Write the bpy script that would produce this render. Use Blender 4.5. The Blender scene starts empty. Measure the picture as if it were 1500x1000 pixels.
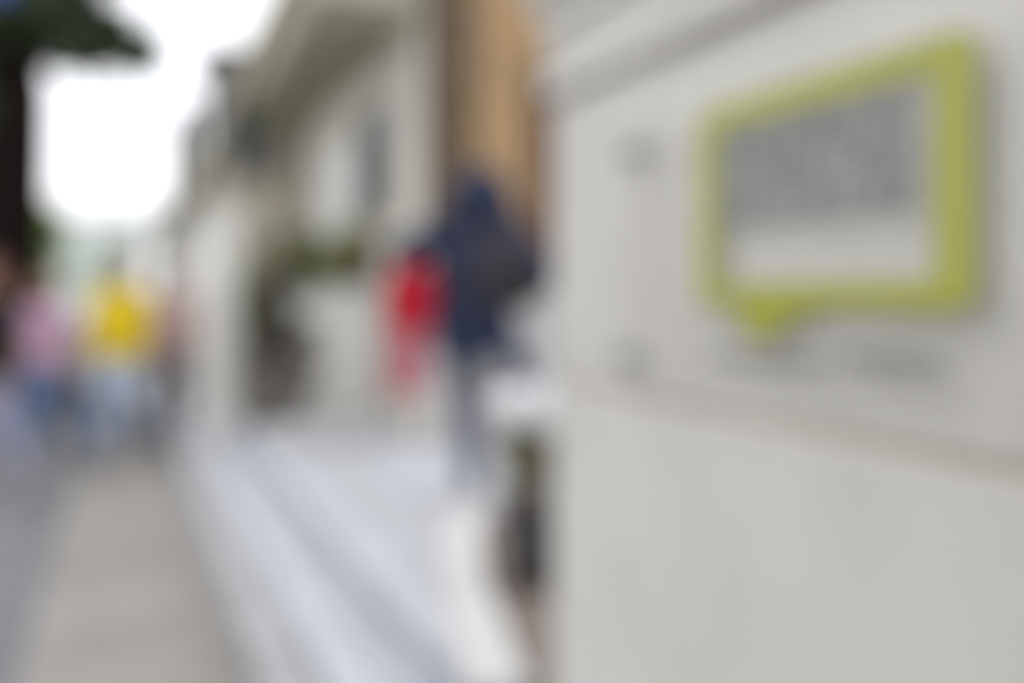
import bpy, bmesh, math, random
from mathutils import Vector, Matrix, noise
random.seed(7)
sc = bpy.context.scene
COL = sc.collection
R = math.radians

# ------------------------------------------------------------------ camera
YAW = 26.2
cd = bpy.data.cameras.new('camera'); cam = bpy.data.objects.new('camera', cd); COL.objects.link(cam)
cam.location = (0, 0, 1.5); cam.rotation_euler = (R(90), 0, R(-YAW))
cd.sensor_width = 36; cd.lens = 28; cd.shift_y = -0.0467
cd.clip_start = 0.02; cd.clip_end = 2000
cd.dof.use_dof = True; cd.dof.focus_distance = 0.206; cd.dof.aperture_fstop = 2.0
sc.camera = cam

# ------------------------------------------------------------------ sky and sun (overcast)
SUN_EL, SUN_AZ = 52, -35          # azimuth from +Y towards +X
w = bpy.data.worlds.new('World'); sc.world = w; w.use_nodes = True
nt = w.node_tree; nt.nodes.clear()
out = nt.nodes.new('ShaderNodeOutputWorld'); bg = nt.nodes.new('ShaderNodeBackground')
sky = nt.nodes.new('ShaderNodeTexSky'); sky.sky_type = 'NISHITA'; sky.sun_disc = False
sky.sun_elevation = R(SUN_EL); sky.sun_rotation = R(SUN_AZ)
mixn = nt.nodes.new('ShaderNodeMix'); mixn.data_type = 'RGBA'
mixn.inputs[0].default_value = 0.88                     # bright even cloud cover
mixn.inputs[7].default_value = (11.3, 11.3, 11.5, 1)
nt.links.new(sky.outputs[0], mixn.inputs[6]); nt.links.new(mixn.outputs[2], bg.inputs[0])
bg.inputs[1].default_value = 0.125
nt.links.new(bg.outputs[0], out.inputs[0])
sd = bpy.data.lights.new('sun', 'SUN'); sd.energy = 0.6; sd.angle = R(14); sd.color = (1, .96, .9)
so = bpy.data.objects.new('sun', sd); COL.objects.link(so)
d = Vector((math.sin(R(SUN_AZ)) * math.cos(R(SUN_EL)), math.cos(R(SUN_AZ)) * math.cos(R(SUN_EL)), math.sin(R(SUN_EL))))
so.rotation_euler = (-d).to_track_quat('-Z', 'Y').to_euler(); so.location = (0, 0, 20)
vs = sc.view_settings
vs.view_transform = 'Standard'; vs.look = 'None'; vs.gamma = 1; vs.exposure = 0.42; vs.use_curve_mapping = False

# ------------------------------------------------------------------ materials
MATS = {}
def mat(name, col, rough=.75, var=.12, scale=6, bump=.15, col2=None, spec=.4, bscale=None, metal=0):
    if name in MATS: return MATS[name]
    m = bpy.data.materials.new(name); m.use_nodes = True
    n = m.node_tree; b = n.nodes['Principled BSDF']; L = n.links.new
    b.inputs['Roughness'].default_value = rough; b.inputs['Metallic'].default_value = metal
    b.inputs['Specular IOR Level'].default_value = spec
    tc = n.nodes.new('ShaderNodeTexCoord')
    nz = n.nodes.new('ShaderNodeTexNoise'); nz.inputs['Scale'].default_value = scale; nz.inputs['Detail'].default_value = 8
    nz.inputs['Roughness'].default_value = .6
    L(tc.outputs['Object'], nz.inputs['Vector'])
    cr = n.nodes.new('ShaderNodeValToRGB')
    lo = col2 or tuple(c * (1 - var) for c in col); hi = tuple(min(1, c * (1 + var)) for c in col)
    cr.color_ramp.elements[0].position = .32; cr.color_ramp.elements[1].position = .68
    cr.color_ramp.elements[0].color = (*lo, 1); cr.color_ramp.elements[1].color = (*hi, 1)
    L(nz.outputs['Fac'], cr.inputs[0]); L(cr.outputs[0], b.inputs['Base Color'])
    if bump:
        n2 = n.nodes.new('ShaderNodeTexNoise'); n2.inputs['Scale'].default_value = bscale or scale * 12; n2.inputs['Detail'].default_value = 6
        L(tc.outputs['Object'], n2.inputs['Vector'])
        bp = n.nodes.new('ShaderNodeBump'); bp.inputs['Strength'].default_value = bump; bp.inputs['Distance'].default_value = .01
        L(n2.outputs['Fac'], bp.inputs['Height']); L(bp.outputs[0], b.inputs['Normal'])
    MATS[name] = m; return m

def acrylic():
    m = bpy.data.materials.new('clear_acrylic'); m.use_nodes = True
    n = m.node_tree; n.nodes.clear()
    o = n.nodes.new('ShaderNodeOutputMaterial'); t = n.nodes.new('ShaderNodeBsdfTransparent'); g = n.nodes.new('ShaderNodeBsdfGlossy')
    f = n.nodes.new('ShaderNodeFresnel'); f.inputs[0].default_value = 1.49; mx = n.nodes.new('ShaderNodeMixShader')
    t.inputs[0].default_value = (.992, .990, .988, 1); g.inputs['Roughness'].default_value = .03
    ge = n.nodes.new('ShaderNodeNewGeometry'); fr = n.nodes.new('ShaderNodeMath'); fr.operation = 'SUBTRACT'; fr.inputs[0].default_value = 1
    mu = n.nodes.new('ShaderNodeMath'); mu.operation = 'MULTIPLY'      # reflect once per sheet, on the outer faces
    n.links.new(ge.outputs['Backfacing'], fr.inputs[1]); n.links.new(fr.outputs[0], mu.inputs[0]); n.links.new(f.outputs[0], mu.inputs[1])
    n.links.new(mu.outputs[0], mx.inputs[0]); n.links.new(t.outputs[0], mx.inputs[1]); n.links.new(g.outputs[0], mx.inputs[2])
    n.links.new(mx.outputs[0], o.inputs[0]); return m

M_pier = mat('pale_limestone', (.70, .693, .667), .38, .07, 2.2, .08, spec=.5, bscale=60)
M_joint = mat('joint_mortar', (.56, .51, .46), .9, .1, 10, .2)
M_slabA = mat('pale_paving', (.51, .53, .58), .55, .07, 3, .12, bscale=40)
M_slabB = mat('grey_paving', (.45, .465, .50), .6, .08, 3, .12, bscale=40)
M_riser = mat('riser_stone', (.44, .46, .53), .7, .1, 4, .15)
M_kst = mat('worn_kerb_stone', (.40, .405, .425), .7, .12, 3, .15, bscale=40)
M_riser2 = mat('bluish_riser_stone', (.33, .36, .46), .7, .1, 4, .15)
M_road = mat('worn_beige_paving', (.275, .264, .25), .8, .20, 1.1, .2, bscale=50)
M_asph = mat('falloff_dark_asphalt', (.165, .17, .185), .8, .15, 2, .3, bscale=90)  # asphalt colour with lens corner darkening worked into it
M_white = mat('white_render', (.86, .85, .82), .7, .05, 2, .1)
M_beige = mat('beige_render', (.70, .67, .61), .85, .08, 1.5, .15)
M_grime = mat('weathered_render', (.62, .585, .49), .85, .12, 1.5, .2)
M_slate = mat('lichened_slate', (.44, .42, .36), .8, .2, 3, .3)
M_dslate = mat('dark_slate', (.19, .185, .185), .6, .15, 3, .1)
M_soffit = mat('mossy_timber', (.46, .46, .34), .8, .15, 3, .1)
M_dark = mat('dark_void', (.05, .05, .055), .5, .1, 3, 0)
M_tim = mat('tan_timber', (.41, .26, .12), .5, .1, 2.5, .05)
M_dtim = mat('dark_timber', (.105, .068, .032), .5, .15, 3, .05)
M_rtim = mat('red_brown_timber', (.17, .075, .03), .5, .15, 3, .05)
M_metal = mat('brushed_metal', (.32, .33, .34), .35, .05, 20, 0, metal=.8)
M_green = mat('lime_green_vinyl', (.43, .46, .025), .45, .03, 10, 0)
M_letter = mat('slate_grey_print', (.19, .20, .22), .5, .05, 10, 0)
M_small = mat('grey_print', (.32, .32, .325), .5, .05, 10, 0)
M_soil = mat('dry_soil', (.20, .165, .145), .95, .2, 9, .6)
M_kerb = mat('white_kerb_stone', (.60, .605, .60), .6, .05, 4, .12)
M_pot = mat('dark_pot_glaze', (.085, .083, .085), .5, .1, 5, .05)
M_leafO = mat('olive_leaf', (.33, .34, .14), .6, .25, 5, 0)
M_leafH = mat('hedge_leaf', (.22, .24, .10), .6, .3, 5, 0)
M_leafD = mat('dark_leaf', (.028, .06, .022), .6, .3, 4, 0)
M_leafT = mat('tree_leaf', (.075, .11, .055), .6, .3, 2, 0)
M_leafG = mat('bright_leaf', (.34, .46, .15), .6, .25, 3, 0)
M_leafP = mat('hazed_leaf', (.60, .68, .58), .6, .15, 1, 0)  # far foliage lightened, distance haze put into the leaf colour
M_bark = mat('dark_bark', (.014, .010, .009), .95, .3, 6, .6, spec=.1)
M_bark2 = mat('brown_bark', (.06, .045, .03), .9, .3, 6, .6)
M_petal = mat('white_petal', (.82, .83, .85), .6, .03, 6, 0)
M_pale = mat('hazed_blue_render', (.76, .82, .81), .8, .04, .5, .05)  # far walls lightened to carry the bright haze in their colour
M_pale2 = mat('hazed_cream_render', (.80, .80, .77), .8, .04, .5, .05)  # haze painted into the cream walls and far window frames
M_paleroof = mat('hazed_roof', (.76, .77, .77), .8, .06, 1, .1)  # roof lightened by painted distance haze
M_shut = mat('hazed_green_shutter', (.55, .63, .57), .7, .06, 2, .05)  # shutter green paled by haze painted into it
M_glass = mat('window_pane', (.10, .115, .135), .12, .05, 2, 0, spec=.6)
M_pl = mat('grey_stone_plinth', (.45, .44, .43), .8, .08, 3, .15)
M_brick = mat('pinkish_brick', (.26, .20, .19), .85, .15, 8, .2)

# ------------------------------------------------------------------ helpers
def link_mesh(name, bm, m, parent=None, smooth=False):
    me = bpy.data.meshes.new(name); bm.to_mesh(me); bm.free()
    o = bpy.data.objects.new(name, me); COL.objects.link(o)
    me.materials.append(m)
    if smooth:
        for p in me.polygons: p.use_smooth = True
    if parent: o.parent = parent
    return o
def box(bm, x0, x1, y0, y1, z0, z1, bev=0, rot=None):
    g = bmesh.ops.create_cube(bm, size=1); vs_ = g['verts']
    bmesh.ops.scale(bm, vec=(x1 - x0, y1 - y0, z1 - z0), verts=vs_)
    if rot: bmesh.ops.rotate(bm, cent=(0, 0, 0), matrix=rot, verts=vs_)
    bmesh.ops.translate(bm, vec=((x0 + x1) / 2, (y0 + y1) / 2, (z0 + z1) / 2), verts=vs_)
    if bev:
        es = list({e for v in vs_ for e in v.link_edges})
        bmesh.ops.bevel(bm, geom=es, offset=bev, segments=2, profile=.6, affect='EDGES')
def bx(name, m, parent, *a, bev=0):
    bm = bmesh.new(); box(bm, *a, bev=bev); return link_mesh(name, bm, m, parent)
def prism(bm, pts, axis, a, b):
    """extrude a 2-D outline along an axis from a to b"""
    def p3(p, t):
        if axis == 'x': return (t, p[0], p[1])
        if axis == 'y': return (p[0], t, p[1])
        return (p[0], p[1], t)
    A = [bm.verts.new(p3(p, a)) for p in pts]; B = [bm.verts.new(p3(p, b)) for p in pts]
    n = len(pts)
    fs = [bm.faces.new(A), bm.faces.new(B)]
    for i in range(n): fs.append(bm.faces.new((A[i], A[(i + 1) % n], B[(i + 1) % n], B[i])))
    bmesh.ops.recalc_face_normals(bm, faces=bm.faces)
def tube(bm, pts, rad, seg=12, sq=(1, 1), caps=True):
    """tapered tube; sq squashes the section along world x / y for upright pieces"""
    pts = [Vector(p) for p in pts]; rings = []
    for i, p in enumerate(pts):
        t = (pts[min(i + 1, len(pts) - 1)] - pts[max(i - 1, 0)]).normalized()
        up = Vector((0, 1, 0)) if abs(t.y) < .8 else Vector((1, 0, 0))
        u = t.cross(up).normalized(); v = t.cross(u).normalized()
        r = rad[i]; rx, ry = (r, r) if not isinstance(r, tuple) else r
        rings.append([bm.verts.new(p + u * (math.cos(2 * math.pi * k / seg) * rx * sq[0]) + v * (math.sin(2 * math.pi * k / seg) * ry * sq[1])) for k in range(seg)])
    for a, b in zip(rings, rings[1:]):
        for k in range(seg): bm.faces.new((a[k], a[(k + 1) % seg], b[(k + 1) % seg], b[k]))
    if caps: bm.faces.new(rings[0][::-1]); bm.faces.new(rings[-1])
    bmesh.ops.recalc_face_normals(bm, faces=bm.faces)
def ball(bm, c, r, sub=2):
    r = r if isinstance(r, tuple) else (r, r, r)
    bmesh.ops.create_icosphere(bm, subdivisions=sub, radius=1, matrix=Matrix.Translation(c) @ Matrix.Diagonal((*r, 1)))
def thing(name, label, cat, loc=(0, 0, 0), rz=0, group=None):
    o = bpy.data.objects.new(name, None); COL.objects.link(o); o.empty_display_size = .1
    o.location = loc; o.rotation_euler = (0, 0, rz); o['label'] = label; o['category'] = cat
    if group: o['group'] = group
    return o
def tag(o, label, cat, group=None):
    o['label'] = label; o['category'] = cat
    if group: o['group'] = group
    return o
def struct(name, bm, m):
    o = link_mesh(name, bm, m); o['kind'] = 'structure'; return o
def copy_tree(o, parent=None):
    c = o.copy(); COL.objects.link(c)
    if parent: c.parent = parent
    for ch in [q for q in list(o.children)]: copy_tree(ch, c)
    return c
def leaves(name, m, parent, blobs, n, size, seed=0):
    """n small folded leaf faces spread through ellipsoids [(centre, radii, weight)]"""
    rnd = random.Random(seed); bm = bmesh.new(); tot = sum(b[2] for b in blobs)
    for c, r, wgt in blobs:
        # sub-clumps make light and dark masses with gaps between them
        clumps = []
        for _ in range(max(6, int(26 * wgt / tot) + 4)):
            dvec = Vector((rnd.gauss(0, 1), rnd.gauss(0, 1), rnd.gauss(0, 1))).normalized() * rnd.uniform(.35, 1)
            clumps.append((Vector(c) + Vector((dvec.x * r[0], dvec.y * r[1], dvec.z * r[2])), rnd.uniform(.22, .42)))
        for _ in range(int(n * wgt / tot)):
            cc, rr = rnd.choice(clumps)
            p = cc + Vector((rnd.gauss(0, .5) * r[0], rnd.gauss(0, .5) * r[1], rnd.gauss(0, .5) * r[2])) * rr
            s = size * rnd.uniform(.6, 1.3)
            q = Matrix.Rotation(rnd.uniform(0, 6.3), 3, 'Z') @ Matrix.Rotation(rnd.uniform(-1.2, 1.2), 3, 'X') @ Matrix.Rotation(rnd.uniform(-.8, .8), 3, 'Y')
            P = [(-s, 0, 0), (0, -.42 * s, .08 * s), (s, 0, 0), (0, .42 * s, .08 * s)]
            v = [bm.verts.new(p + q @ Vector(a)) for a in P]
            bm.faces.new(v)
    return link_mesh(name, bm, m, parent)

# ------------------------------------------------------------------ ground
bm = bmesh.new(); bmesh.ops.create_grid(bm, x_segments=1, y_segments=1, size=400)
struct('road', bm, M_road)
bm = bmesh.new(); box(bm, -3.2, -.36, -8, 60, .001, .005); struct('asphalt_falloff_lane', bm, M_asph)  # darker lane; its tone also paints in the lens falloff at lower left
# lower step and upper terrace: core plus slabs with recessed joints
bm = bmesh.new(); box(bm, .448, .604, -8, 24, -.02, .155); struct('kerb_step', bm, M_kst); kst = bpy.data.objects['kerb_step']
bm = bmesh.new(); box(bm, .605, 6, -8, 24, -.02, .235); struct('lower_step', bm, M_riser); low = bpy.data.objects['lower_step']
bm = bmesh.new(); box(bm, .885, 6, -8, 9.6, .236, .355); struct('terrace', bm, M_riser2); ter = bpy.data.objects['terrace']
def slab_mesh(wx, wy, t, m, name):
    b = bmesh.new(); box(b, -wx / 2, wx / 2, -wy / 2, wy / 2, -t, 0, bev=.006)
    me = bpy.data.meshes.new(name); b.to_mesh(me); b.free(); me.materials.append(m); return me
def lay(parent, x0, wx, ys, wy, z, ms, tot=.045):
    mes = [slab_mesh(wx - .012, wy - .012, tot, m, 'paving_slab') for m in ms]
    y = ys[0]; i = 0
    while y < ys[1] - .01:
        o = bpy.data.objects.new('paving_slab', mes[random.randrange(len(mes))]); COL.objects.link(o); o.parent = parent
        o.location = (x0 + wx / 2, y + wy / 2, z + random.uniform(-.002, .002)); o.rotation_euler = (random.uniform(-.004, .004), random.uniform(-.004, .004), 0)
        y += wy; i += 1
lay(kst, .43, .173, (0, 12), .75, .20, [M_kst])
lay(low, .585, .16, (0, 12), .75, .28, [M_slabA])
lay(low, .745, .16, (0, 12), .75, .28, [M_slabB])
lay(ter, .87, .17, (0, 9.5), .75, .40, [M_slabA])
lay(ter, 1.04, .34, (1.9, 9.5), .75, .40, [M_slabB])
lay(ter, 1.38, .34, (1.9, 9.5), .75, .40, [M_slabA, M_slabB])
lay(ter, 1.72, .34, (1.9, 9.5), .75, .40, [M_slabA])
lay(ter, 2.06, .6, (3.2, 5.6), .6, .40, [M_slabA, M_slabB])
lay(ter, 2.66, .6, (3.2, 5.6), .6, .40, [M_slabA, M_slabB])

# ------------------------------------------------------------------ near pier with the plaque
pier = thing('stone_pier', 'large pale limestone pier filling the right of the view, carrying the plaque', 'pier', (1, 0, .4))
def pb(name, m, x0, x1, y0, y1, z0, z1, bev=.006):
    return bx(name, m, pier, x0 - 1, x1 - 1, y0, y1, z0 - .4, z1 - .4, bev=bev)
pb('core', M_joint, 1.006, 1.58, -1.6, 1.778, .4, 4.2, bev=0)
pb('stone_block', M_pier, 1.0, 1.6, -1.62, 1.79, .40, 1.268)
pb('stone_block', M_pier, 1.0, 1.6, -1.62, 1.79, 1.290, 1.982)
pb('string_course', M_pier, .975, 1.62, -1.64, 1.815, 2.0, 2.07, bev=.01)
pb('stone_block', M_pier, .985, 1.6, -1.62, 1.805, 2.085, 2.155)
pb('cap_moulding', M_pier, .965, 1.64, -1.66, 1.835, 2.17, 2.26, bev=.02)
pb('stone_block', M_pier, .93, 1.66, -1.68, 1.86, 2.272, 3.0)
pb('stone_block', M_pier, .93, 1.66, -1.68, 1.86, 3.015, 4.2)

plq = thing('wall_plaque', 'clear acrylic plaque with lime green speech bubble logo fixed to the pale pier', 'sign', (1, 1.0, 1.6))
PX = -.030                                                 # acrylic stands 3 cm off the stone
def q(y, z): return (y - 1.0, z - 1.6)
a0, a1 = q(.49, 1.31), q(1.49, 1.885)
bx('acrylic_sheet', acrylic(), plq, PX - .003, PX + .003, a0[0], a1[0], a0[1], a1[1], bev=.001)
def standoff(y, z):
    b = bmesh.new(); yy, zz = q(y, z)
    tube(b, [(-.001, yy, zz), (-.046, yy, zz)], [.013, .013], 20)
    tube(b, [(PX - .004, yy, zz), (PX - .012, yy, zz)], [.022, .019], 24)
    return link_mesh('standoff', b, M_metal, plq, True)
for y, z in ((1.405, 1.80), (1.425, 1.365), (.53, 1.80), (.53, 1.365)): standoff(y, z)
# speech bubble: rounded outline ring with a tail at its lower far corner, 4 mm raised
def rrect(y0, y1, z0, z1, r, n=6):
    pts = []
    for cy, cz, a in ((y1 - r, z1 - r, 0), (y0 + r, z1 - r, 90), (y0 + r, z0 + r, 180), (y1 - r, z0 + r, 270)):
        for k in range(n + 1):
            t = R(a + 90 * k / n); pts.append((cy + r * math.cos(t), cz + r * math.sin(t)))
    return pts
bm = bmesh.new()
OY0, OY1, OZ0, OZ1 = .648, 1.190, 1.478, 1.842
o_ = rrect(OY0, OY1, OZ0, OZ1, .028); i_ = rrect(OY0 + .058, OY1 - .050, OZ0 + .040, OZ1 - .044, .010)
XB = PX + .0065; XF = PX + .0035      # printed film behind the sheet
def vv(p, x): yy, zz = q(*p); return bm.verts.new((x, yy, zz))
of = [vv(p, XF) for p in o_]; inf = [vv(p, XF) for p in i_]; ob = [vv(p, XB) for p in o_]; inb = [vv(p, XB) for p in i_]
n = len(of)
for k in range(n):
    j = (k + 1) % n
    bm.faces.new((of[k], of[j], inf[j], inf[k])); bm.faces.new((ob[k], inb[k], inb[j], ob[j]))
    bm.faces.new((of[k], ob[k], ob[j], of[j])); bm.faces.new((inf[k], inf[j], inb[j], inb[k]))
tail = [(1.085, OZ0 - .0003), (.905, OZ0 - .0003), (.96, 1.455), (1.02, 1.422), (1.05, 1.42), (1.07, 1.435)]
tf = [vv(p, XF) for p in tail]; tb = [vv(p, XB) for p in tail]
bm.faces.new(tf); bm.faces.new(tb)
for k in range(6): bm.faces.new((tf[k], tf[(k + 1) % 6], tb[(k + 1) % 6], tb[k]))
bmesh.ops.recalc_face_normals(bm, faces=bm.faces)
link_mesh('speech_bubble', bm, M_green, plq)
# out-of-focus print: rows of dark strokes, unreadable in the photograph
def letter(name, m, y, z, wdt, hgt, kind, th):
    b = bmesh.new(); yy, zz = q(y, z)
    def st(y0, y1, z0, z1): box(b, XF - .0005, XB, yy + y0, yy + y1, zz + z0, zz + z1)
    st(wdt - th, wdt, 0, hgt)
    if kind in (0, 2, 3): st(0, th, 0, hgt)
    if kind in (0, 1): st(th + .0002, wdt - th - .0002, hgt - th, hgt)
    if kind in (1, 3): st(th if kind == 3 else 0, wdt - th - .0002, 0, th)
    if kind in (1, 2, 0): st(th + .0002, wdt - th - .0002, hgt * .45, hgt * .45 + th)
    return link_mesh(name, b, m, plq)
rr_ = random.Random(3)
for z, hgt, ys_ in ((1.738, .046, 1.12), (1.680, .046, 1.12), (1.620, .049, 1.12)):
    y = ys_
    while y > .755:
        wd = rr_.uniform(.020, .036)
        letter('letter', M_letter, y - wd, z, wd, hgt, rr_.choice((0, 2, 3, 1)), rr_.uniform(.007, .009) if y > .84 else .0105)
        y -= wd + (.022 if rr_.random() < .16 and y > .85 else .008)
y = 1.15; k = 0
while y > .69:
    big = y < .86
    if not (.87 < y < .885):
        letter('letter', M_small, y - .011, 1.378 if y > .9 else 1.392, .011, .024 if big else .019, rr_.choice((0, 1, 2, 3)), .0042 if big else .0028)
    y -= .0155; k += 1

# ------------------------------------------------------------------ planting bed with white kerb beyond the pier
kc = [(.905, 1.92), (.985, 2.2), (1.10, 2.6), (1.265, 3.05), (1.46, 3.5), (1.72, 3.62), (2.1, 3.64)]
def kerb_side(off):
    r_ = []
    for i, p in enumerate(kc):
        a = Vector(kc[max(i - 1, 0)]); b = Vector(kc[min(i + 1, len(kc) - 1)]); t = (b - a).normalized()
        r_.append((p[0] + t.y * off, p[1] - t.x * off))
    return r_
L_, R_ = kerb_side(-.085), kerb_side(.085)
kb = thing('kerb_edging', 'low curved white stone kerb round the planting bed beside the pier', 'kerb', (1.1, 2.6, .4))
for i in range(len(kc) - 1):
    bm = bmesh.new()
    a, b, c, e = Vector(L_[i]), Vector(L_[i + 1]), Vector(R_[i + 1]), Vector(R_[i])
    g = .004; dirn = (b - a).normalized() * g
    pts = [a + dirn, b - dirn, c - dirn, e + dirn]
    prism(bm, [(p.x - 1.1, p.y - 2.6) for p in pts], 'z', .003, .065)
    bmesh.ops.bevel(bm, geom=list(bm.edges), offset=.012, segments=2, profile=.6, affect='EDGES')
    link_mesh('kerb_stone', bm, M_kerb, kb)
bm = bmesh.new()
sp = [(p[0], p[1]) for p in R_] + [(2.1, 1.9), (1.62, 1.9)]
prism(bm, sp, 'z', .405, .425)
struct('bed_soil', bm, M_soil)

def flower_pot(loc):
    t = thing('potted_hydrangea', 'white flowering hydrangea in a dark pot between the pier and the walker', 'plant', loc)
    b = bmesh.new()
    prof = [(.085, 0), (.105, .12), (.125, .30), (.135, .31), (.135, .335), (.115, .335), (.11, .28)]
    tube(b, [(0, 0, p[1]) for p in prof[:5]], [p[0] for p in prof[:5]], 24)
    link_mesh('pot', b, M_pot, t, True)
    b = bmesh.new(); tube(b, [(0, 0, .336), (0, 0, .342)], [.112, .11], 20); link_mesh('potting_soil', b, M_soil, t)
    b = bmesh.new()
    rd = random.Random(4)
    for k in range(7):
        a = k * .9; tube(b, [(0.02 * math.cos(a), .02 * math.sin(a), .33), (.08 * math.cos(a), .08 * math.sin(a), .52), (.12 * math.cos(a), .12 * math.sin(a), .66)], [.006, .005, .004], 6)
    link_mesh('stem', b, M_leafO, t)
    leaves('foliage', mat('muted_leaf', (.30, .28, .18), .6, .25, 5, 0), t, [((0.03, 0, .47), (.13, .15, .12), 1)], 700, .035, 5)
    # each flower head: a ball of petals
    for k, (x, y, z, r) in enumerate([(-.03, -.06, .65, .075), (.08, -.03, .67, .075), (.02, .07, .66, .07), (-.07, .05, .66, .06), (.13, .06, .66, .065), (.03, -.09, .62, .06), (-.10, -.05, .65, .05)]):
        b = bmesh.new(); ball(b, (x, y, z), r * .82, 2)
        for _ in range(130):
            dv = Vector((rd.gauss(0, 1), rd.gauss(0, 1), rd.gauss(0, 1))).normalized(); p = Vector((x, y, z)) + dv * r
            q_ = dv.to_track_quat('Z', 'Y').to_matrix() @ Matrix.Rotation(rd.uniform(0, 3), 3, 'Z'); s = .014
            b.faces.new([b.verts.new(p + q_ @ Vector(c)) for c in ((-s, -s, .003), (s, -s, -.002), (s, s, .003), (-s, s, -.002))])
        link_mesh('flower_head', b, M_petal, t)
    return t
flower_pot((1.365, 2.62, .425))

# ------------------------------------------------------------------ windows
def window(parent, face, u, z0, z1, hw, m_frame, depth=.05, shutters=None, sill=True, px=0, cols=2, rows=2, pane=None):
    """face: ('x',X) wall looking to -X at that X, u along Y; ('y',Y) wall looking to -Y, u along X. Parts are children of parent (at world origin)."""
    ax, w0 = face
    def B(name, m, u0, u1, d0, d1, a, b, par):
        if ax == 'x': return bx(name, m, par, w0 + d0, w0 + d1, u0, u1, a, b)
        return bx(name, m, par, u0, u1, w0 + d0, w0 + d1, a, b)
    win = B('window', M_dark, u - hw, u + hw, -.006, .02, z0, z1, parent)
    t = .045
    for (u0, u1, a, b) in ((u - hw - t, u - hw, z0 - t, z1 + t), (u + hw, u + hw + t, z0 - t, z1 + t), (u - hw, u + hw, z1, z1 + t), (u - hw, u + hw, z0 - t, z0)):
        B('window_frame', m_frame, u0, u1, -.035, .02, a, b, win)
    for c in range(cols):
        for r_ in range(rows):
            pw = 2 * hw / cols; ph = (z1 - z0) / rows
            B('pane', pane or M_glass, u - hw + c * pw + .018, u - hw + (c + 1) * pw - .018, -.014, -.008, z0 + r_ * ph + .018, z0 + (r_ + 1) * ph - .018, win)
    for c in range(1, cols): B('glazing_bar', m_frame, u - hw + c * 2 * hw / cols - .016, u - hw + c * 2 * hw / cols + .016, -.022, -.007, z0 + .001, z1 - .001, win)
    for r_ in range(1, rows): B('glazing_bar', m_frame, u - hw + .001, u + hw - .001, -.024, -.009, z0 + r_ * (z1 - z0) / rows - .014, z0 + r_ * (z1 - z0) / rows + .014, win)
    if sill: B('sill', m_frame, u - hw - .09, u + hw + .09, -.10, .02, z0 - t - .05, z0 - t - .002, win)
    return win
def shutter(parent, face, u0, u1, z0, z1, m):
    ax, w0 = face
    def B(name, a0, a1, d0, d1, za, zb, par):
        if ax == 'x': return bx(name, m, par, w0 + d0, w0 + d1, a0, a1, za, zb)
        return bx(name, m, par, a0, a1, w0 + d0, w0 + d1, za, zb)
    s = B('shutter', u0, u1, -.035, -.012, z0, z1, parent)
    n_ = max(5, int((z1 - z0) / .07))
    for k in range(n_):
        zc = z0 + .04 + (z1 - z0 - .08) * (k + .5) / n_
        B('slat', u0 + .04, u1 - .04, -.046, -.0355, zc - .018, zc + .018, s)
    return s

# ------------------------------------------------------------------ beige set-back house (facade looks to the street, X = 2.0)
hs = thing('beige_house', 'light beige rendered house behind the planter wall with one grey window', 'house')
bx('wall', M_beige, hs, 2.0, 7, 5.62, 9.5, .2, 7.2)
window(hs, ('x', 2.0), 6.72, 2.28, 3.06, .40, M_dslate, cols=2, rows=2)
shutter(hs, ('x', 2.0), 7.30, 8.75, 2.0, 2.98, mat('white_shutter', (.88, .88, .87), .6, .03, 5, .05))
eave = bx('eave_soffit', M_soffit, hs, 1.36, 2.0, 5.63, 9.8, 3.62, 3.72)
for k in range(9):
    bx('rafter_tail', M_soffit, eave, 1.40, 1.99, 5.75 + k * .5, 5.85 + k * .5, 3.53, 3.618)
bm = bmesh.new(); tube(bm, [(1.31, 5.63, 3.66), (1.31, 9.8, 3.66)], [.055, .055], 12); link_mesh('gutter', bm, M_soffit, hs, True)
bm = bmesh.new(); prism(bm, [(1.34, 3.722), (2.0, 3.722), (2.0, 4.9)], 'y', 5.625, 9.8); link_mesh('roof', M_slate and bm, M_slate, hs)

# ------------------------------------------------------------------ timber-fronted shop, faces the camera at Y = 5.6
sh = thing('timber_fronted_shop', 'shop with tall tan and dark brown timber front behind the walker', 'shop')
bx('wall', M_beige, sh, 2.0, 6, 5.50, 5.615, .4, 8)
bx('plinth', M_pl, sh, 1.995, 4.2, 5.36, 5.498, .4, 1.75, bev=.01)
bx('corner_post', M_dtim, sh, 1.99, 2.36, 5.38, 5.498, 1.76, 6.5, bev=.01)
x = 2.365
for k in range(4):
    bx('timber_plank', M_tim, sh, x, x + .104, 5.44, 5.497, 1.76, 6.5, bev=.005); x += .108
x = 2.80
for k in range(3):
    bx('timber_plank', M_rtim if k else M_dtim, sh, x, x + .096, 5.45, 5.497, 1.76, 3.25, bev=.005); x += .1
for k in range(3):
    bx('timber_plank', M_tim, sh, 2.80 + .1 * k, 2.896 + .1 * k, 5.45, 5.497, 3.26, 6.5, bev=.005)
bx('door_frame', M_dtim, sh, 3.105, 3.30, 5.38, 5.498, 1.76, 6.5, bev=.01)
bx('cornice', M_dtim, sh, 1.9, 4.2, 5.25, 5.60, 6.51, 6.7, bev=.02)

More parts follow.
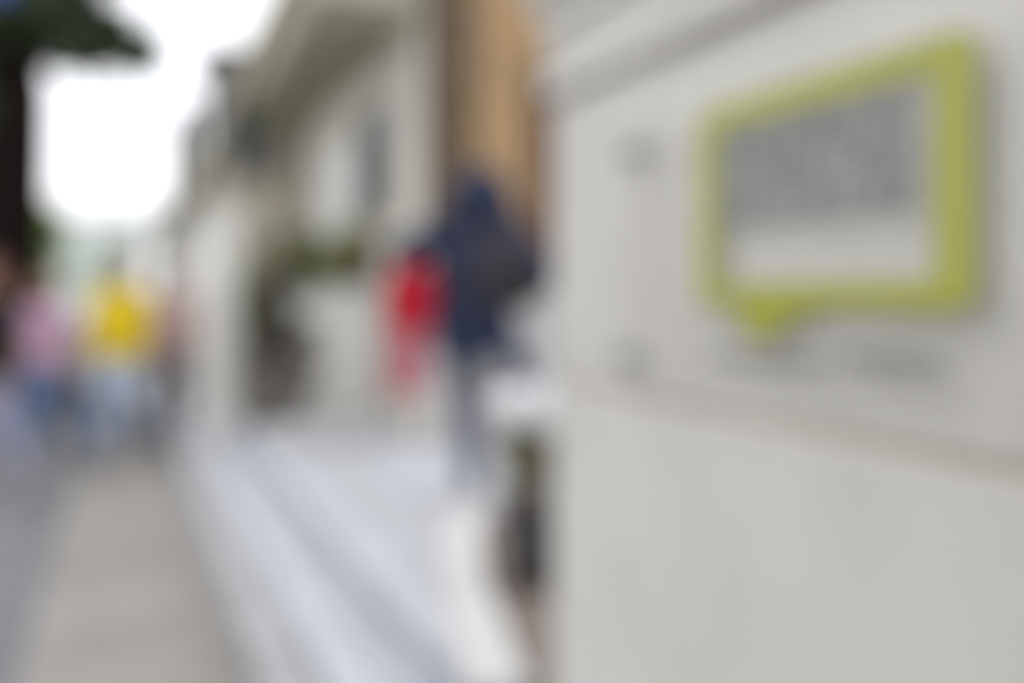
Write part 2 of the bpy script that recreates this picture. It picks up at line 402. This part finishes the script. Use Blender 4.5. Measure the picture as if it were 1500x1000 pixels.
# ------------------------------------------------------------------ mansard house beyond (gable end at Y = 9.5)
mh = thing('mansard_house', 'weathered grey beige house with steep slate roof rising beyond the white wall', 'house')
bm = bmesh.new(); prism(bm, [(.95, .2), (.95, 2.85), (1.72, 4.9), (2.9, 7.6), (6, 7.6), (6, .2)], 'y', 9.82, 24); link_mesh('wall', bm, M_grime, mh)
bm = bmesh.new(); prism(bm, [(.82, 2.80), (1.66, 4.93), (2.86, 7.65), (6, 7.65), (6, 7.75), (2.80, 7.75), (1.58, 4.99), (.74, 2.86)], 'y', 9.68, 24.1)
rf = link_mesh('roof', bm, M_slate, mh)
bm = bmesh.new(); tube(bm, [(.80, 9.7, 2.80), (.80, 24, 2.80)], [.06, .06], 10); link_mesh('gutter', bm, M_soffit, mh, True)
for k, yy in enumerate((10.6, 13.8, 17.4)):
    dm = bx('dormer', M_dslate, mh, .98, 1.9, yy - .55, yy + .55, 3.15, 4.35, bev=.02)
    bx('window_frame', M_dslate, dm, .955, .978, yy - .40, yy + .40, 3.3, 4.2)
    bx('pane', M_glass, dm, .94, .953, yy - .34, yy + .34, 3.36, 4.14)
    bx('dormer_roof', M_dslate, dm, .88, 2.0, yy - .65, yy + .65, 4.36, 4.44)
for yy in (11, 13.2, 15.6, 18.2, 21): window(mh, ('x', .95), yy, 1.3, 2.3, .35, M_dslate)
ch = bx('chimney', M_brick, mh, 1.05, 1.55, 19.6, 20.3, 3.4, 5.4, bev=.01); bx('chimney', M_brick, mh, .9, 1.4, 15.0, 15.5, 2.9, 4.3, bev=.01)
window(mh, ('y', 9.82), 1.40, 2.98, 3.72, .17, M_dslate, cols=1)

# ------------------------------------------------------------------ white garden wall with end pier, low planter wall
gw = thing('white_garden_wall', 'tall white rendered garden wall along the street, behind the yellow shirt man', 'wall')
bx('wall', M_white, gw, .70, .86, 7.22, 11.6, .281, 2.12)
bx('end_pier', M_white, gw, .66, .90, 6.96, 7.218, .401 - .12, 2.16, bev=.01)
bx('coping', M_white, gw, .63, .93, 6.93, 11.65, 2.162, 2.22, bev=.012)

pw = thing('planter_wall', 'low pale stone planter wall topped with olive shrubs below the grey window', 'wall')
bx('wall', M_white, pw, 1.18, 1.99, 6.62, 6.72, .401, 1.52, bev=.006)
bx('wall', M_white, pw, 1.18, 1.28, 6.722, 7.5, .401, 1.52, bev=.006)
bx('wall', M_white, pw, 1.18, 1.99, 7.502, 7.6, .401, 1.52, bev=.006)
bx('coping', M_kerb, pw, 1.14, 1.99, 6.58, 6.76, 1.521, 1.565, bev=.008)
bx('bed', M_soil, pw, 1.285, 1.985, 6.725, 7.495, .9, 1.46)
bx('footing', M_kerb, pw, .95, 1.99, 5.98, 6.578, .401, .53, bev=.01)
GR = 'shrubs along the planter wall'
def shrub(loc, blobs, n, size, m, label, seed, grp=None, name='shrub', stem_h=.3):
    t = thing(name, label, 'shrub', loc, 0, grp)
    b = bmesh.new()
    for k in range(5):
        a = k * 1.3 + seed; tube(b, [(0, 0, 0), (.05 * math.cos(a), .05 * math.sin(a), stem_h * .6), (.14 * math.cos(a), .14 * math.sin(a), stem_h)], [.018, .012, .006], 6)
    link_mesh('stem', b, M_bark2, t); leaves('foliage', m, t, blobs, n, size, seed); return t
shrub((1.40, 7.0, 1.455), [((0, 0, .32), (.20, .22, .28), 1)], 1300, .04, M_leafH, 'dark olive shrub at the street end of the planter wall', 11, GR)
shrub((1.64, 6.95, 1.455), [((0, 0, .26), (.20, .22, .22), 1)], 1200, .04, M_leafO, 'lower middle olive shrub of the planter wall', 12, GR)
shrub((1.86, 6.92, 1.455), [((-.02, 0, .37), (.20, .22, .35), 1)], 1300, .04, M_leafO, 'tallest yellowish shrub under the grey window', 13, GR)
# dark trough with dusky shrub in front of the planter wall
tr = thing('stone_trough', 'dark stone trough standing between white garden wall and planter wall', 'planter', (1.03, 6.30, .531))
M_tr = mat('dusky_stone', (.12, .11, .10), .9, .2, 7, .3)
bm = bmesh.new(); prism(bm, [(-.15, .0), (.16, .0), (.36, .42), (-.17, .42)], 'y', -.2, .2); bmesh.ops.bevel(bm, geom=list(bm.edges), offset=.012, segments=2, profile=.6, affect='EDGES')
link_mesh('body', bm, M_tr, tr)
bx('rim', M_tr, tr, -.19, .39, -.23, .23, .421, .47, bev=.01)
bx('soil', M_soil, tr, -.14, .33, -.17, .17, .471, .48)
M_leafK = mat('dusky_leaf', (.15, .14, .11), .7, .25, 5, 0)
shrub((1.07, 6.30, 1.011), [((.03, 0, .16), (.26, .2, .20), 1.4), ((-.01, 0, .48), (.22, .2, .18), 1)], 2600, .04, M_leafK, 'tall dusky shrub growing from the dark trough', 14, None, stem_h=.6)
shrub((1.0, 6.62, .4), [((0, 0, 1.15), (.16, .16, .35), 1), ((0, 0, .6), (.14, .14, .4), 1)], 1500, .035, M_leafH, 'slim olive shrub behind the dark trough', 15, None, stem_h=1.2)

# ------------------------------------------------------------------ trees
def tree(label, loc, h_trunk, r, crown, n, size, ml, mb, seed, limbs=7, grp=None):
    t = thing('tree', label, 'tree', loc, 0, grp); rd = random.Random(seed)
    b = bmesh.new()
    pts = [(0, 0, 0), (.05 * r, 0, .12 * h_trunk), (0, .2 * r, .5 * h_trunk), (.2 * r, 0, h_trunk), (.3 * r, .1, h_trunk * 1.3)]
    tube(b, pts, [r * 1.35, r * 1.05, r * .92, r * .8, r * .4], 14); link_mesh('trunk', b, mb, t, True)
    for k in range(limbs):
        b = bmesh.new(); c, rr, _ = crown[k % len(crown)]
        e = Vector(c) + Vector((rd.uniform(-.7, .7) * rr[0], rd.uniform(-.7, .7) * rr[1], rd.uniform(-.3, .6) * rr[2]))
        s = Vector((0, 0, h_trunk * rd.uniform(.85, 1.15))); mid = s.lerp(e, .5) + Vector((rd.uniform(-.2, .2), rd.uniform(-.2, .2), .2)) 
        tube(b, [s, mid, e], [r * .4, r * .22, r * .06], 8); link_mesh('limb', b, mb, t, True)
    leaves('crown', ml, t, crown, n, size, seed); return t
tree('large dark tree with black trunk at the left edge of the street', (-1.42, 12.6, 0), 4.2, .54,
     [((-.3, 0, 6.4), (1.5, 1.6, 1.4), 2), ((.90, 0, 5.35), (.85, 1.0, .75), 2.4), ((.0, 0, 4.9), (.7, .8, .8), 1), ((-.5, 0, 3.9), (.5, .7, .7), .5), ((-1.0, .3, 5.0), (.9, 1.2, 1.2), 1.2), ((.2, .4, 7.6), (1.4, 1.4, 1.2), 1.3)], 19000, .12, M_leafT, M_bark, 21, 9)
tree('small bright green tree beside the dark trunk, farther down the street', (-1.85, 21, 0), 1.6, .12,
     [((0, 0, 2.8), (.75, .8, 1.0), 1)], 3500, .10, M_leafG, M_bark2, 22, 5)
tree('haze-pale green round tree in front of the far hazy house', (-.6, 33, 0), 1.5, .14, [((0, 0, 2.3), (1.1, 1.1, .8), 1)], 1100, .14, M_leafP, M_bark2, 23, 4)
shrub((-2.1, 10.4, 0), [((0, 0, 1.1), (.6, .7, 1.1), 1), ((-.3, .4, 2.3), (.6, .6, .9), .8)], 5200, .07, M_leafD, 'tall dark evergreen bush under the large dark tree', 24, None, name='evergreen_bush', stem_h=1.2)

# ------------------------------------------------------------------ far houses closing the street and house on the left side
def far_house(label, x0, x1, y, h, m, seed, floors=2, depth=8):
    t = thing('far_house', label, 'house', (0, 0, 0), 0, 'houses closing the far end of the street')
    bx('wall', m, t, x0, x1, y, y + depth, 0, h)
    bm = bmesh.new(); prism(bm, [(y - .4, h + .01), (y + depth + .4, h + .01), (y + depth / 2, h + 1.6)], 'x', x0 - .3, x1 + .3); link_mesh('roof', bm, M_paleroof, t)
    n_ = max(2, int((x1 - x0) / 2.2))
    for f in range(floors):
        for k in range(n_):
            u = x0 + (k + .5) * (x1 - x0) / n_; z = 1.0 + f * (h - .6) / floors
            window(t, ('y', y), u, z, z + 1.25, .40, M_pale2, cols=2, rows=2)
            for s in (-1, 1): bx('shutter', M_shut, t, u + s * .70 - .2, u + s * .70 + .2, y - .04, y - .01, z, z + 1.25)
    return t
far_house('haze-pale blue far house in the middle of the street end', -4.6, 1.2, 44, 5.2, M_pale, 1)
far_house('haze-pale cream far house at the right of the street end', 1.6, 7.5, 40, 5.4, M_pale2, 2)
far_house('tallest haze-pale far house left of the street end', -11.2, -5.0, 47, 6.2, M_pale2, 3)
lh = thing('left_street_house', 'beige house along the left side of the street behind the dark tree', 'house')
bx('wall', M_beige, lh, -10, -6.2, 15, 30, 0, 4.6)
bm = bmesh.new(); prism(bm, [(-10.4, 4.61), (-5.8, 4.61), (-8.1, 6.4)], 'y', 14.7, 30.3); link_mesh('roof', bm, M_slate, lh)
for yy in (16.6, 19.6, 22.6, 25.6, 28.6):
    for zz in (.9, 3.0):
        wn = bx('window', M_glass, lh, -6.21, -6.17, yy - .5, yy + .5, zz, zz + 1.3)
        bx('window_frame', M_white, wn, -6.19, -6.13, yy - .58, yy + .58, zz - .1, zz - .002)
bn = thing('hanging_banner', 'small blue banner hanging from a pole arm at the upper left', 'banner', (-1.45, 8.24, 0))
bm = bmesh.new(); tube(bm, [(0, 0, 0), (0, 0, 4.9)], [.05, .035], 12); link_mesh('pole', bm, M_dslate, bn, True)
bm = bmesh.new(); tube(bm, [(0, 0, 4.85), (.76, 0, 4.85)], [.02, .015], 8); link_mesh('arm', bm, M_dslate, bn, True)
bx('cloth', mat('blue_cloth', (.06, .12, .36), .8, .08, 6, .1), bn, .30, .60, -.006, .006, 4.1, 4.78)

nh = thing('added_shading_house', 'unseen grey house added across the street to darken the plaque wall', 'house')  # added out of view to dim the near end of the pier
bx('wall', M_grime, nh, -9, -4.2, -14, 3.6, 0, 6.0)
bm = bmesh.new(); prism(bm, [(-9.4, 6.01), (-3.7, 6.01), (-6.6, 8.2)], 'y', -14.3, 3.9); link_mesh('roof', bm, M_slate, nh)
for yy in (-12, -9, -6, -3, -.4, 2.3):
    for zz in (1.1, 3.9):
        wn = bx('window', M_glass, nh, -4.21, -4.17, yy - .5, yy + .5, zz, zz + 1.4)
        bx('window_frame', M_white, wn, -4.19, -4.13, yy - .58, yy + .58, zz - .1, zz - .002)
# ------------------------------------------------------------------ people
def bake(name, bm, m, parent, vox=.010, smooth=5):
    me = bpy.data.meshes.new(name); bm.to_mesh(me); bm.free()
    o = bpy.data.objects.new(name, me); COL.objects.link(o)
    md = o.modifiers.new('r', 'REMESH'); md.mode = 'VOXEL'; md.voxel_size = vox; md.use_smooth_shade = True
    ms = o.modifiers.new('s', 'SMOOTH'); ms.factor = .5; ms.iterations = smooth
    dg = bpy.context.evaluated_depsgraph_get(); ev = o.evaluated_get(dg)
    nm = bpy.data.meshes.new_from_object(ev); o.modifiers.clear(); o.data = nm; bpy.data.meshes.remove(me)
    nm.materials.clear(); nm.materials.append(m)
    for p in nm.polygons: p.use_smooth = True
    o.parent = parent; return o
def limb(bm, pts, rad, seg=12):
    tube(bm, pts, rad, seg)
    for p, r_ in zip(pts, rad): ball(bm, p, r_ if not isinstance(r_, tuple) else min(r_), 1)
def lerp(a, b, t): return tuple(a[i] + (b[i] - a[i]) * t for i in range(3))
BASE = dict(pel=(0, 0, .95), waist=(0, .01, 1.08), chest=(0, 0, 1.30), nb=(0, .01, 1.47), neck=(0, -.005, 1.53), head=(0, -.02, 1.63),
    shL=(-.17, .01, 1.425), elL=(-.225, .03, 1.14), wrL=(-.22, -.05, .90),
    shR=(.17, .01, 1.425), elR=(.225, .03, 1.14), wrR=(.22, -.05, .90),
    hpL=(-.085, 0, .92), knL=(-.10, -.03, .50), anL=(-.10, .02, .085), toL=(-.11, -.13, .035),
    hpR=(.085, 0, .92), knR=(.10, -.03, .50), anR=(.10, .02, .085), toR=(.11, -.13, .035))
def person(label, loc, rz, scale, pose, skin, top, legs, shoe, hair, hairstyle='short', sleeve=1.0, bulk=1.0, hood=False, trouser2=None, hem=.06, arm=1.0):
    J = dict(BASE); J.update(pose)
    t = thing('person', label, 'person', loc, rz); t.scale = (scale,) * 3
    b = bmesh.new()
    # torso
    k = bulk
    tube(b, [(0, 0, J['pel'][2] - .10), J['pel'], J['waist'], J['chest'], lerp(J['chest'], J['nb'], .6), J['nb']],
         [(.12 * k, .085 * k), (.160 * k, .112 * k), (.135 * k, .100 * k), (.165 * k, .115 * k), (.15, .09), (.07, .06)], 20)
    limb(b, [J['nb'], J['neck'], (J['head'][0], J['head'][1] + .01, J['head'][2] - .04)], [.058, .052, .05])
    h = Vector(J['head'])
    ball(b, h + Vector((0, .012, .03)), (.074, .092, .092), 3)                 # cranium
    tube(b, [h + Vector((0, -.012, .03)), h + Vector((0, -.022, -.035)), h + Vector((0, -.035, -.088))], [(.068, .07), (.06, .062), (.03, .034)], 16)   # jaw
    ball(b, h + Vector((0, -.092, -.012)), (.012, .018, .022), 2)              # nose
    ball(b, h + Vector((0, -.083, -.048)), (.022, .010, .006), 2); ball(b, h + Vector((0, -.081, -.058)), (.019, .010, .007), 2)   # lips
    ball(b, h + Vector((0, -.074, .030)), (.050, .014, .010), 2)               # brow
    for s in (-1, 1): ball(b, h + Vector((s * .076, .005, 0)), (.010, .020, .032), 2)
    for S in 'LR':
        sx = -1 if S == 'L' else 1
        limb(b, [lerp(J['chest'], J['sh' + S], .55), J['sh' + S], lerp(J['sh' + S], J['el' + S], .5), J['el' + S]], [.06, .056, .046, .038])
        limb(b, [J['el' + S], lerp(J['el' + S], J['wr' + S], .3), J['wr' + S]], [.038, .040, .026])
        # hand: palm, four bent fingers of unequal length, thumb from the side of the palm
        w_ = Vector(J['wr' + S]); dn = (w_ - Vector(J['el' + S])).normalized(); dn = (dn * .5 + Vector((0, 0, -.8))).normalized()
        side = Vector((0, -1, 0)); side = (side - dn * side.dot(dn)).normalized(); nrm = dn.cross(side) * sx
        tube(b, [w_, w_ + dn * .04, w_ + dn * .09], [(.024, .018), (.036, .016), (.038, .014)], 10)
        for i, (off, ln) in enumerate(((.030, .070), (.010, .080), (-.010, .074), (-.029, .058))):
            p0 = w_ + dn * .075 + side * off; p1 = p0 + dn * ln * .55; p2 = p1 + (dn * .7 - nrm * .7) * ln * .35; p3 = p2 + (dn * .3 - nrm * .9) * ln * .22
            limb(b, [p0, p1, p2, p3], [.0095, .009, .0082, .007], 8)
        q0 = w_ + dn * .03 + side * .028; limb(b, [q0, q0 + dn * .03 + side * .025, q0 + dn * .062 + side * .030 - nrm * .012], [.012, .010, .0085], 8)
        limb(b, [J['hp' + S], lerp(J['hp' + S], J['kn' + S], .5), J['kn' + S]], [.088, .072, .054])
        limb(b, [J['kn' + S], lerp(J['kn' + S], J['an' + S], .3), J['an' + S]], [.054, .056, .036])
        limb(b, [J['an' + S], lerp(J['an' + S], J['to' + S], .6), J['to' + S]], [.036, .034, .026])
    bake('body', b, skin, t, .009, 3)
    for s in (-1, 1):
        e = bmesh.new(); ball(e, h + Vector((s * .031, -.078, .010)), (.013, .009, .009), 2); link_mesh('eye', e, mat('eye_dark', (.06, .045, .04), .2, .05, 20, 0), t, True)
    # top
    b = bmesh.new()
    tube(b, [(0, 0, J['pel'][2] - hem), J['pel'], J['waist'], J['chest'], lerp(J['chest'], J['nb'], .6), lerp(J['chest'], J['nb'], .96)],
         [(.175 * k, .128 * k), (.175 * k, .128 * k), (.155 * k, .118 * k), (.182 * k, .132 * k), (.165, .108), (.085, .078)], 20)
    for S in 'LR':
        e_ = lerp(J['sh' + S], J['el' + S], min(1, sleeve * 1.0)) if sleeve <= 1 else J['el' + S]
        limb(b, [lerp(J['chest'], J['sh' + S], .5), J['sh' + S], e_], [.066 * arm, .064 * arm, .056 * arm])
        if sleeve > 1: limb(b, [J['el' + S], lerp(J['el' + S], J['wr' + S], .5), J['wr' + S]], [.058 * arm, .052 * arm, .040])
    bake('jacket' if sleeve > 1 else 't_shirt', b, top, t, .011, 4)
    # trousers
    b = bmesh.new()
    tube(b, [(0, 0, J['pel'][2] - .12), (0, 0, J['pel'][2] - .02), (0, 0, J['pel'][2] + .04)], [(.13 * k, .10 * k), (.168 * k, .12 * k), (.160 * k, .115 * k)], 20)
    for S in 'LR':
        limb(b, [J['hp' + S], lerp(J['hp' + S], J['kn' + S], .5), J['kn' + S]], [.100, .088, .070])
        if not trouser2: limb(b, [J['kn' + S], lerp(J['kn' + S], J['an' + S], .4), J['an' + S]], [.070, .068, .056])
    bake('trousers', b, legs, t, .012, 3)
    if trouser2:
        b = bmesh.new()
        for S in 'LR': limb(b, [lerp(J['kn' + S], J['hp' + S], .15), J['kn' + S], lerp(J['kn' + S], J['an' + S], .4), J['an' + S]], [.074, .073, .070, .058])
        bake('trouser_leg', b, trouser2, t, .012, 3)
    for S in 'LR':
        b = bmesh.new(); a = Vector(J['an' + S]); o_ = Vector(J['to' + S])
        limb(b, [a + Vector((0, .035, -.035)), lerp(a, o_, .45)[:2] + (o_.z + .012,), tuple(o_)], [.044, .044, .034]); bake('shoe', b, shoe, t, .009, 3)
    # hair
    b = bmesh.new(); ball(b, h + Vector((0, .026, .045)), (.083, .092, .090), 3)
    if hairstyle == 'long': tube(b, [h + Vector((0, .05, .05)), h + Vector((0, .06, -.05)), h + Vector((0, .065, -.16))], [(.085, .06), (.085, .05), (.06, .03)], 16)
    else: tube(b, [h + Vector((0, .04, .03)), h + Vector((0, .05, -.04))], [(.076, .06), (.062, .045)], 16)
    bake('hair', b, hair, t, .008, 2)
    if hood:
        b = bmesh.new(); ball(b, h + Vector((0, .03, .01)), (.155, .14, .138), 3); tube(b, [h + Vector((0, .03, -.02)), h + Vector((0, .03, -.16))], [(.15, .12), (.235, .12)], 16)
        bake('hood', b, top, t, .011, 3)
    return t, J
def cloth(n, c, r_=.85): return mat(n, c, r_, .12, 9, .35, bscale=260)
SK = mat('skin', (.50, .30, .22), .5, .06, 8, .02); SK2 = mat('tanned_skin', (.38, .21, .14), .5, .06, 8, .02)
H_dark = mat('dark_hair', (.025, .018, .015), .5, .2, 60, .2); H_red = mat('auburn_hair', (.11, .03, .018), .5, .2, 60, .2)
H_brown = mat('brown_hair', (.13, .075, .045), .5, .2, 60, .2)
navy = cloth('navy_cloth', (.022, .032, .075)); navyb = cloth('blue_sleeve', (.03, .055, .16))
jeans_d = cloth('dark_denim', (.045, .055, .095)); jeans_f = cloth('faded_denim', (.12, .13, .18)); jeans_l = cloth('light_denim', (.56, .66, .82)); jeans_m = cloth('mid_denim', (.14, .23, .42))
shoe_w = mat('pale_shoe', (.5, .5, .5), .6, .1, 9, .1); shoe_d = mat('dark_shoe', (.05, .05, .06), .5, .1, 9, .1)

# walker in navy, seen from behind, one foot up on the bed edge, elbow lifted, carrying the red bag
px_, py_ = 1.68, 3.86
pose = dict(head=(.035, -.05, 1.625), neck=(.02, -.02, 1.53), shL=(.17, .01, 1.42), elL=(.24, .02, 1.19), wrL=(.20, -.14, 1.02),
            shR=(-.17, 0, 1.42), elR=(-.37, -.02, 1.30), wrR=(-.33, -.10, 1.34),
            hpR=(-.06, 0, .92), knR=(-.05, -.02, .50), anR=(-.05, .03, .085), toR=(-.05, -.12, .035),
            hpL=(.09, 0, .92), knL=(.17, -.17, .62), anL=(.19, -.05, .22), toL=(.20, -.19, .17))
# local x is mirrored because this figure faces away from the camera
pose = {k: (v[0], -v[1], v[2]) for k, v in pose.items()}
BASE_back = {k: (v[0], -v[1], v[2]) for k, v in BASE.items()}
def face_away(J):   # turn a camera-frame pose (x right, y away) into local facing -Y
    return {k: (-v[0], -v[1], v[2]) for k, v in J.items()}
cf = dict(head=(.035, .03, 1.625), neck=(.02, .01, 1.53), 
          shL=(-.17, 0, 1.42), elL=(-.40, .02, 1.32), wrL=(-.34, .13, 1.31),
          shR=(.20, 0, 1.42), elR=(.36, -.03, 1.20), wrR=(.29, .14, 1.08),
          hpL=(-.05, 0, .92), knL=(-.03, .02, .50), anL=(-.02, -.03, .085), toL=(-.02, .12, .035),
          hpR=(.09, 0, .92), knR=(.25, .16, .68), anR=(.22, .0, .20), toR=(.23, .15, .16))
fa = face_away(cf)
walker, JW = person('person in navy hooded jacket and jeans carrying a red bag, seen from behind', (px_, py_, .402), R(180 - YAW), 1.0, fa,
       SK, navy, jeans_d, shoe_w, H_dark, 'short', sleeve=2, bulk=1.25, hood=True, trouser2=jeans_f, hem=.18, arm=1.5)
def camside(x, y, z, base=(px_, py_, .402), ang=-YAW):   # offsets in the walker's own left-right / fore-aft frame
    c, s = math.cos(R(ang)), math.sin(R(ang)); return (base[0] + x * c - y * s, base[1] + x * s + y * c, base[2] + z)
# red bag held from the lifted hand
rb = thing('red_bag', 'long bag, bright red above and faded pink below, held by the navy walker', 'bag', camside(-.345, .03, .575), R(-YAW))
bm = bmesh.new()
prism(bm, [(-.115, 0), (.085, -.01), (.10, .30), (-.12, .33)], 'y', -.05, .05); bmesh.ops.bevel(bm, geom=list(bm.edges), offset=.02, segments=3, profile=.6, affect='EDGES')
link_mesh('lower_panel', bm, cloth('faded_red_cloth', (.56, .19, .23)), rb)
bm = bmesh.new()
prism(bm, [(-.125, .335), (.105, .305), (.16, .52), (.12, .66), (-.08, .68), (-.13, .55)], 'y', -.06, .06); bmesh.ops.bevel(bm, geom=list(bm.edges), offset=.022, segments=3, profile=.6, affect='EDGES')
link_mesh('upper_panel', bm, cloth('red_cloth', (.56, .012, .035)), rb)
for s in (-.05, .05):
    bm = bmesh.new(); tube(bm, [(-.06, s, .64), (-.02, s * .6 + .05, .72), (.03, .10, .735), (.05, s * .6 + .05, .71), (.08, s, .63)], [.008] * 5, 8); link_mesh('handle', bm, MATS['red_cloth'], rb, True)
# backpack on the walker's right shoulder
bp_ = thing('backpack', 'dark grey backpack worn on the back of the navy walker', 'backpack', camside(.12, -.17, 1.02), R(-YAW))
M_bp = cloth('grey_pack_cloth', (.055, .052, .072)); M_bk = cloth('black_pack_cloth', (.03, .03, .03))
bm = bmesh.new(); box(bm, -.13, .17, -.08, .06, 0, .40, bev=.045); link_mesh('pack_body', bm, M_bp, bp_, True)
bm = bmesh.new(); box(bm, .02, .215, -.125, -.04, .04, .24, bev=.02); link_mesh('pocket', bm, M_bk, bp_, True)
for s in (-.07, .10):
    bm = bmesh.new(); tube(bm, [(s, .0, .39), (s, .09, .43), (s, .17, .42), (s, .30, .30)], [(.022, .008)] * 4, 8); link_mesh('strap', bm, M_bk, bp_, True)
    
walk = dict(knL=(-.10, -.10, .52), anL=(-.10, -.20, .10), toL=(-.11, -.34, .06), knR=(.10, .02, .49), anR=(.10, .20, .12), toR=(.11, .08, .035))
person('man in bright yellow t-shirt and light blue jeans walking toward the camera', (.01, 8.0, 0), R(-20), 1.05,
       dict(walk, elL=(-.27, .05, 1.16), wrL=(-.26, -.12, .98), head=(.06, -.03, 1.63), neck=(.03, 0, 1.53)), SK2, cloth('yellow_cotton', (.80, .58, .01)), jeans_l, shoe_d, H_brown, 'short', sleeve=.7, bulk=1.4, trouser2=jeans_m)
person('person in dusty pink top and charcoal trousers just behind the yellow shirt man', (.47, 8.75, 0), R(160), 1.0, walk, SK,
       cloth('dusty_pink_cotton', (.50, .36, .37)), cloth('charcoal_trousers', (.13, .13, .14)), shoe_d, H_brown, 'short', sleeve=.6, bulk=1.0)
person('woman in mauve pink top and blue jeans with auburn hair, left of the yellow shirt', (-.60, 8.35, 0), R(-35), .95, walk, SK,
       cloth('mauve_cotton', (.58, .36, .52)), jeans_m, shoe_d, H_red, 'long', sleeve=.7, bulk=1.0)
person('person in black jacket and pale lilac trousers at the left edge', (-.83, 6.95, 0), R(-60), 1.0, walk, SK2,
       cloth('black_cotton', (.012, .01, .013)), cloth('lilac_linen', (.42, .42, .56)), shoe_w, H_red, 'long', sleeve=2, bulk=1.1)
hb = thing('shoulder_bag', 'dark grey holdall carried low between the mauve top and the yellow shirt', 'bag', (-.30, 8.28, .42), R(-30))
bm = bmesh.new(); box(bm, -.20, .20, -.10, .10, 0, .30, bev=.05); link_mesh('bag_body', bm, cloth('grey_canvas', (.11, .105, .11)), hb, True)
bm = bmesh.new(); tube(bm, [(-.12, 0, .28), (-.10, 0, .40), (0, 0, .44), (.10, 0, .40), (.12, 0, .28)], [.010] * 5, 8); link_mesh('handle', bm, M_bk, hb, True)
